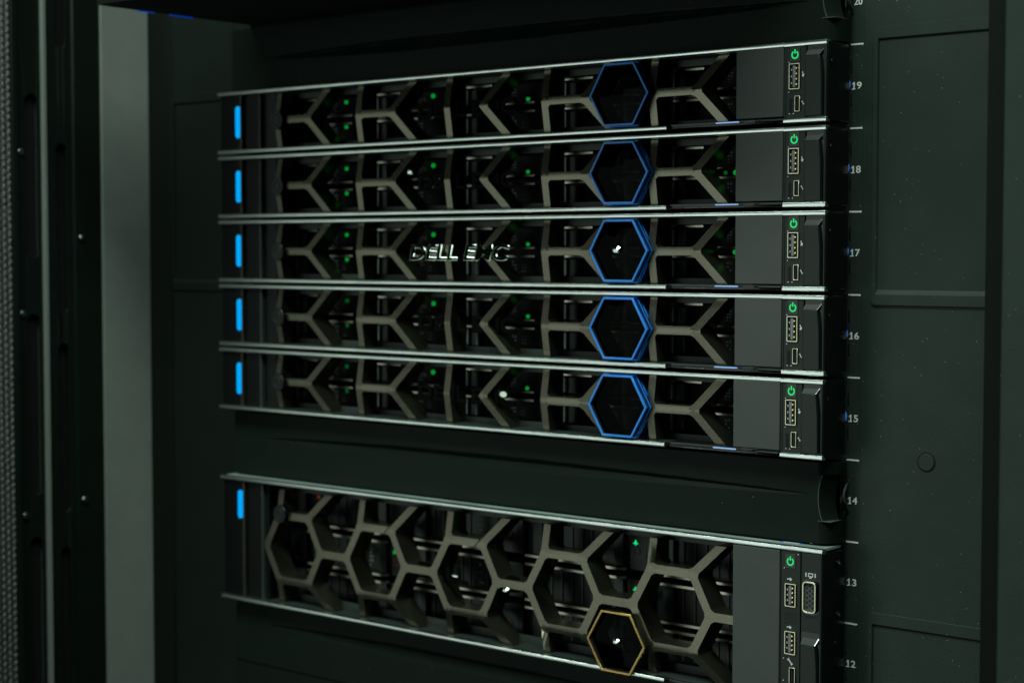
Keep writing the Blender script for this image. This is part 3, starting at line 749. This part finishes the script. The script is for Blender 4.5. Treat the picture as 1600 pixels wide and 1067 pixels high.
for u in range(11, 21):
    if 12 <= u < 20: MB().box(481.35,483.55,28.78,29.02,(u-.5)*U-Z-1.72,(u-.5)*U-Z-1.22).prism_y([(481.5,(u-.5)*U-Z+1.15),(482.5,(u-.5)*U-Z+2.2),(482.5,(u-.5)*U-Z+1.5),(481.6,(u-.5)*U-Z+.75)],28.76,29.02).build('digit_serif', 'white', rk)
    if u >= 12: text_mesh(str(u), 3.7, 'white', 'unit_number', rk, 484.75, 28.9, (u-.5)*U-Z+.3, width=4.9, depth=.06, bold=.10)
    MB().box(480.6,488.0,28.8,29.1,u*U-Z-.45,u*U-Z+.45).build('unit_mark', 'white', rk)
for u in (19,18,17,16,15):
    z = (u-.5)*U-Z
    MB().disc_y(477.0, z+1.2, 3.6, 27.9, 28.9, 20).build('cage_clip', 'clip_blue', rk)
    rb((481.3,481.8,28.2,28.9,z+Z+8,z+Z+14.5),(481.3,481.7,28.2,28.9,z+Z-10,z+Z-4)).build('clip_spring', 'screw', rk)
for u in (13,12):
    z = (u-.5)*U-Z
    rb((481.6,482.0,28.2,28.9,z+Z-8,z+Z-2),(481.6,482.0,28.2,28.9,z+Z+6,z+Z+13)).build('clip_spring', 'inner', rk)
# right-hand front post: dark seal, then the lighter door frame nearer the camera
rb((585.1,640,-30,28,zl,zh)).build('door_seal', 'gasket', rk, bevel=1)
rb((606.8,720,-60,-30.2,zl,zh)).build('front_post', 'rack', rk, bevel=1.2)
# left-hand front post, seen on its inner side
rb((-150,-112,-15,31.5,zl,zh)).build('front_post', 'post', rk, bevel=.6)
rb((-150,-112.4,-40,-15.2,zl,zh)).build('hinge_channel', 'rack_dark_shaded', rk, bevel=1.5)
def slotted(name, x, y0, y1, slots, m, ya, yb):
    """sheet facing +x with long rounded slots cut through, built as strips round the holes"""
    ov = []; V = []; E = []
    def loop(P):
        n = len(V); V.extend(Vector(p) for p in P); E.extend((n+i, n+(i+1)%len(P)) for i in range(len(P)))
    loop([(y0,zl-Z),(y1,zl-Z),(y1,zh-Z),(y0,zh-Z)])
    H_ = []
    for (a, b) in slots:
        P = rrect(ya, yb, a-Z, b-Z, (yb-ya)/2*.98, 6); loop(P); H_.append((a-Z, b-Z))
    ov, oe, of, *_ = delaunay_2d_cdt(V, E, [], 0, 1e-5)
    fs = []; r = (yb-ya)/2; yc = (ya+yb)/2
    for f in of:
        cy = sum(ov[i][0] for i in f)/3; cz = sum(ov[i][1] for i in f)/3; hit = False
        for a, b in H_:
            zz = min(max(cz, a+r), b-r)
            if math.hypot(cy-yc, cz-zz) < r*.985 : hit = True
        if not hit: fs.append(tuple(f))
    n = len(ov); ec = {}
    F = [tuple(f) for f in fs] + [tuple(i+n for i in f[::-1]) for f in fs]
    for f in fs:
        for i in range(3): ec[(f[i], f[(i+1)%3])] = 1
    for (a, b) in ec:
        if (b, a) not in ec: F.append((b, a, a+n, b+n))
    vs = [(x, v[0], v[1]) for v in ov] + [(x-2.5, v[0], v[1]) for v in ov]
    return MB().add(vs, F).build(name, m, rk, bevel=.3, seg=1)
slotted('slotted_strip', -113.5, -61.5, -40.3, [(880,960),(690,812),(545,668),(400,520)], 'rack_dark_shaded', -54.0, -45)
rb((-150,-120,-61,-41,zl,zh)).build('strip_backing', 'hole', rk)
for z in (744.3, 552.7):
    s_ = MB().disc_x(-34, z-Z, 2.6, -112.5, -110.4, 14).build('frame_screw', 'screw', rk, bevel=.7)
rb((-122,-112,-66,-62,zl,zh)).build('frame_edge', 'post', rk, bevel=.8)
slotted('slotted_strip', -114, -93, -66.2, [(730,846),(560,690),(400,530)], 'rack_dark_shaded', -79.5, -68.5)
rb((-150,-120,-93,-66.5,zl,zh)).build('strip_backing', 'hole', rk)
for z in (804.4, 690.5, 546.7): MB().disc_x(-84, z-Z, 2.6, -113.9, -111.6, 14).build('frame_screw', 'screw', rk, bevel=.7)

# ------------------------------------------------------------------ perforated door at the left edge
dr = empty('perforated_door', (-108,-94,400), 'black perforated mesh door standing open at the left edge', 'rack door')
def mesh_door():
    # sheet in the plane x = const (local), hexagonal holes, only as wide as can be seen from here and a little beyond
    py, pz = 4.4, 5.05; V = []; F = []
    cols_ = 12; rows_ = 104
    for c in range(cols_):
        for r in range(rows_):
            cy = -2.5-c*py; cz = 20+r*pz+(pz/2 if c%2 else 0)
            n = len(V)
            hx = [(cy+py*.5*sx_, cz+pz*sz_) for sx_, sz_ in ((1,.28),(0.0,.5),(-1,.28),(-1,-.28),(0,-.5),(1,-.28))]
            hx = [(cy+py*.5, cz+pz*.25),(cy+py*.5, cz-pz*.25),(cy, cz-pz*.5),(cy-py*.5, cz-pz*.25),(cy-py*.5, cz+pz*.25),(cy, cz+pz*.5)]
            ins = [(cy+(a-cy)*.78, cz+(b-cz)*.78) for a, b in hx]
            for a, b in hx: V.append((0,a,b))
            for a, b in ins: V.append((0,a,b))
            for a, b in ins: V.append((-1.2,a,b))
            for i in range(6):
                j = (i+1)%6; F.append((n+i,n+j,n+6+j,n+6+i)); F.append((n+6+i,n+6+j,n+12+j,n+12+i))
    return MB().add(V, F)
mesh_door().build('mesh_sheet', 'gasket', dr, kind='stuff')
MB().box(-3,1,-.4,4,-20,580).build('door_edge', 'rack_dark_shaded', dr, bevel=.5)
MB().box(-6,-2,-90,0,-20,580).build('hole_backdrop', 'white', dr)  # added pale sheet standing in for the lit background behind the holes

# ------------------------------------------------------------------ pulled-out drawer overhead
tr = empty('pulled_out_drawer', (24,0,890.8), 'dark drawer pulled out overhead, its underside along the top edge of the photo', 'drawer')
MB().box(0,440,-118,15,0,40).build('drawer_body', 'gasket', tr, bevel=.6)
MB().box(-.2,1.2,-87,-74,-.5,.4).build('edge_glint', 'rim_glint', tr)  # blue glints on the edge, put in as glowing strips
MB().box(-.2,1.2,-60.7,-41.8,-.5,.4).build('edge_glint', 'rim_glint', tr)
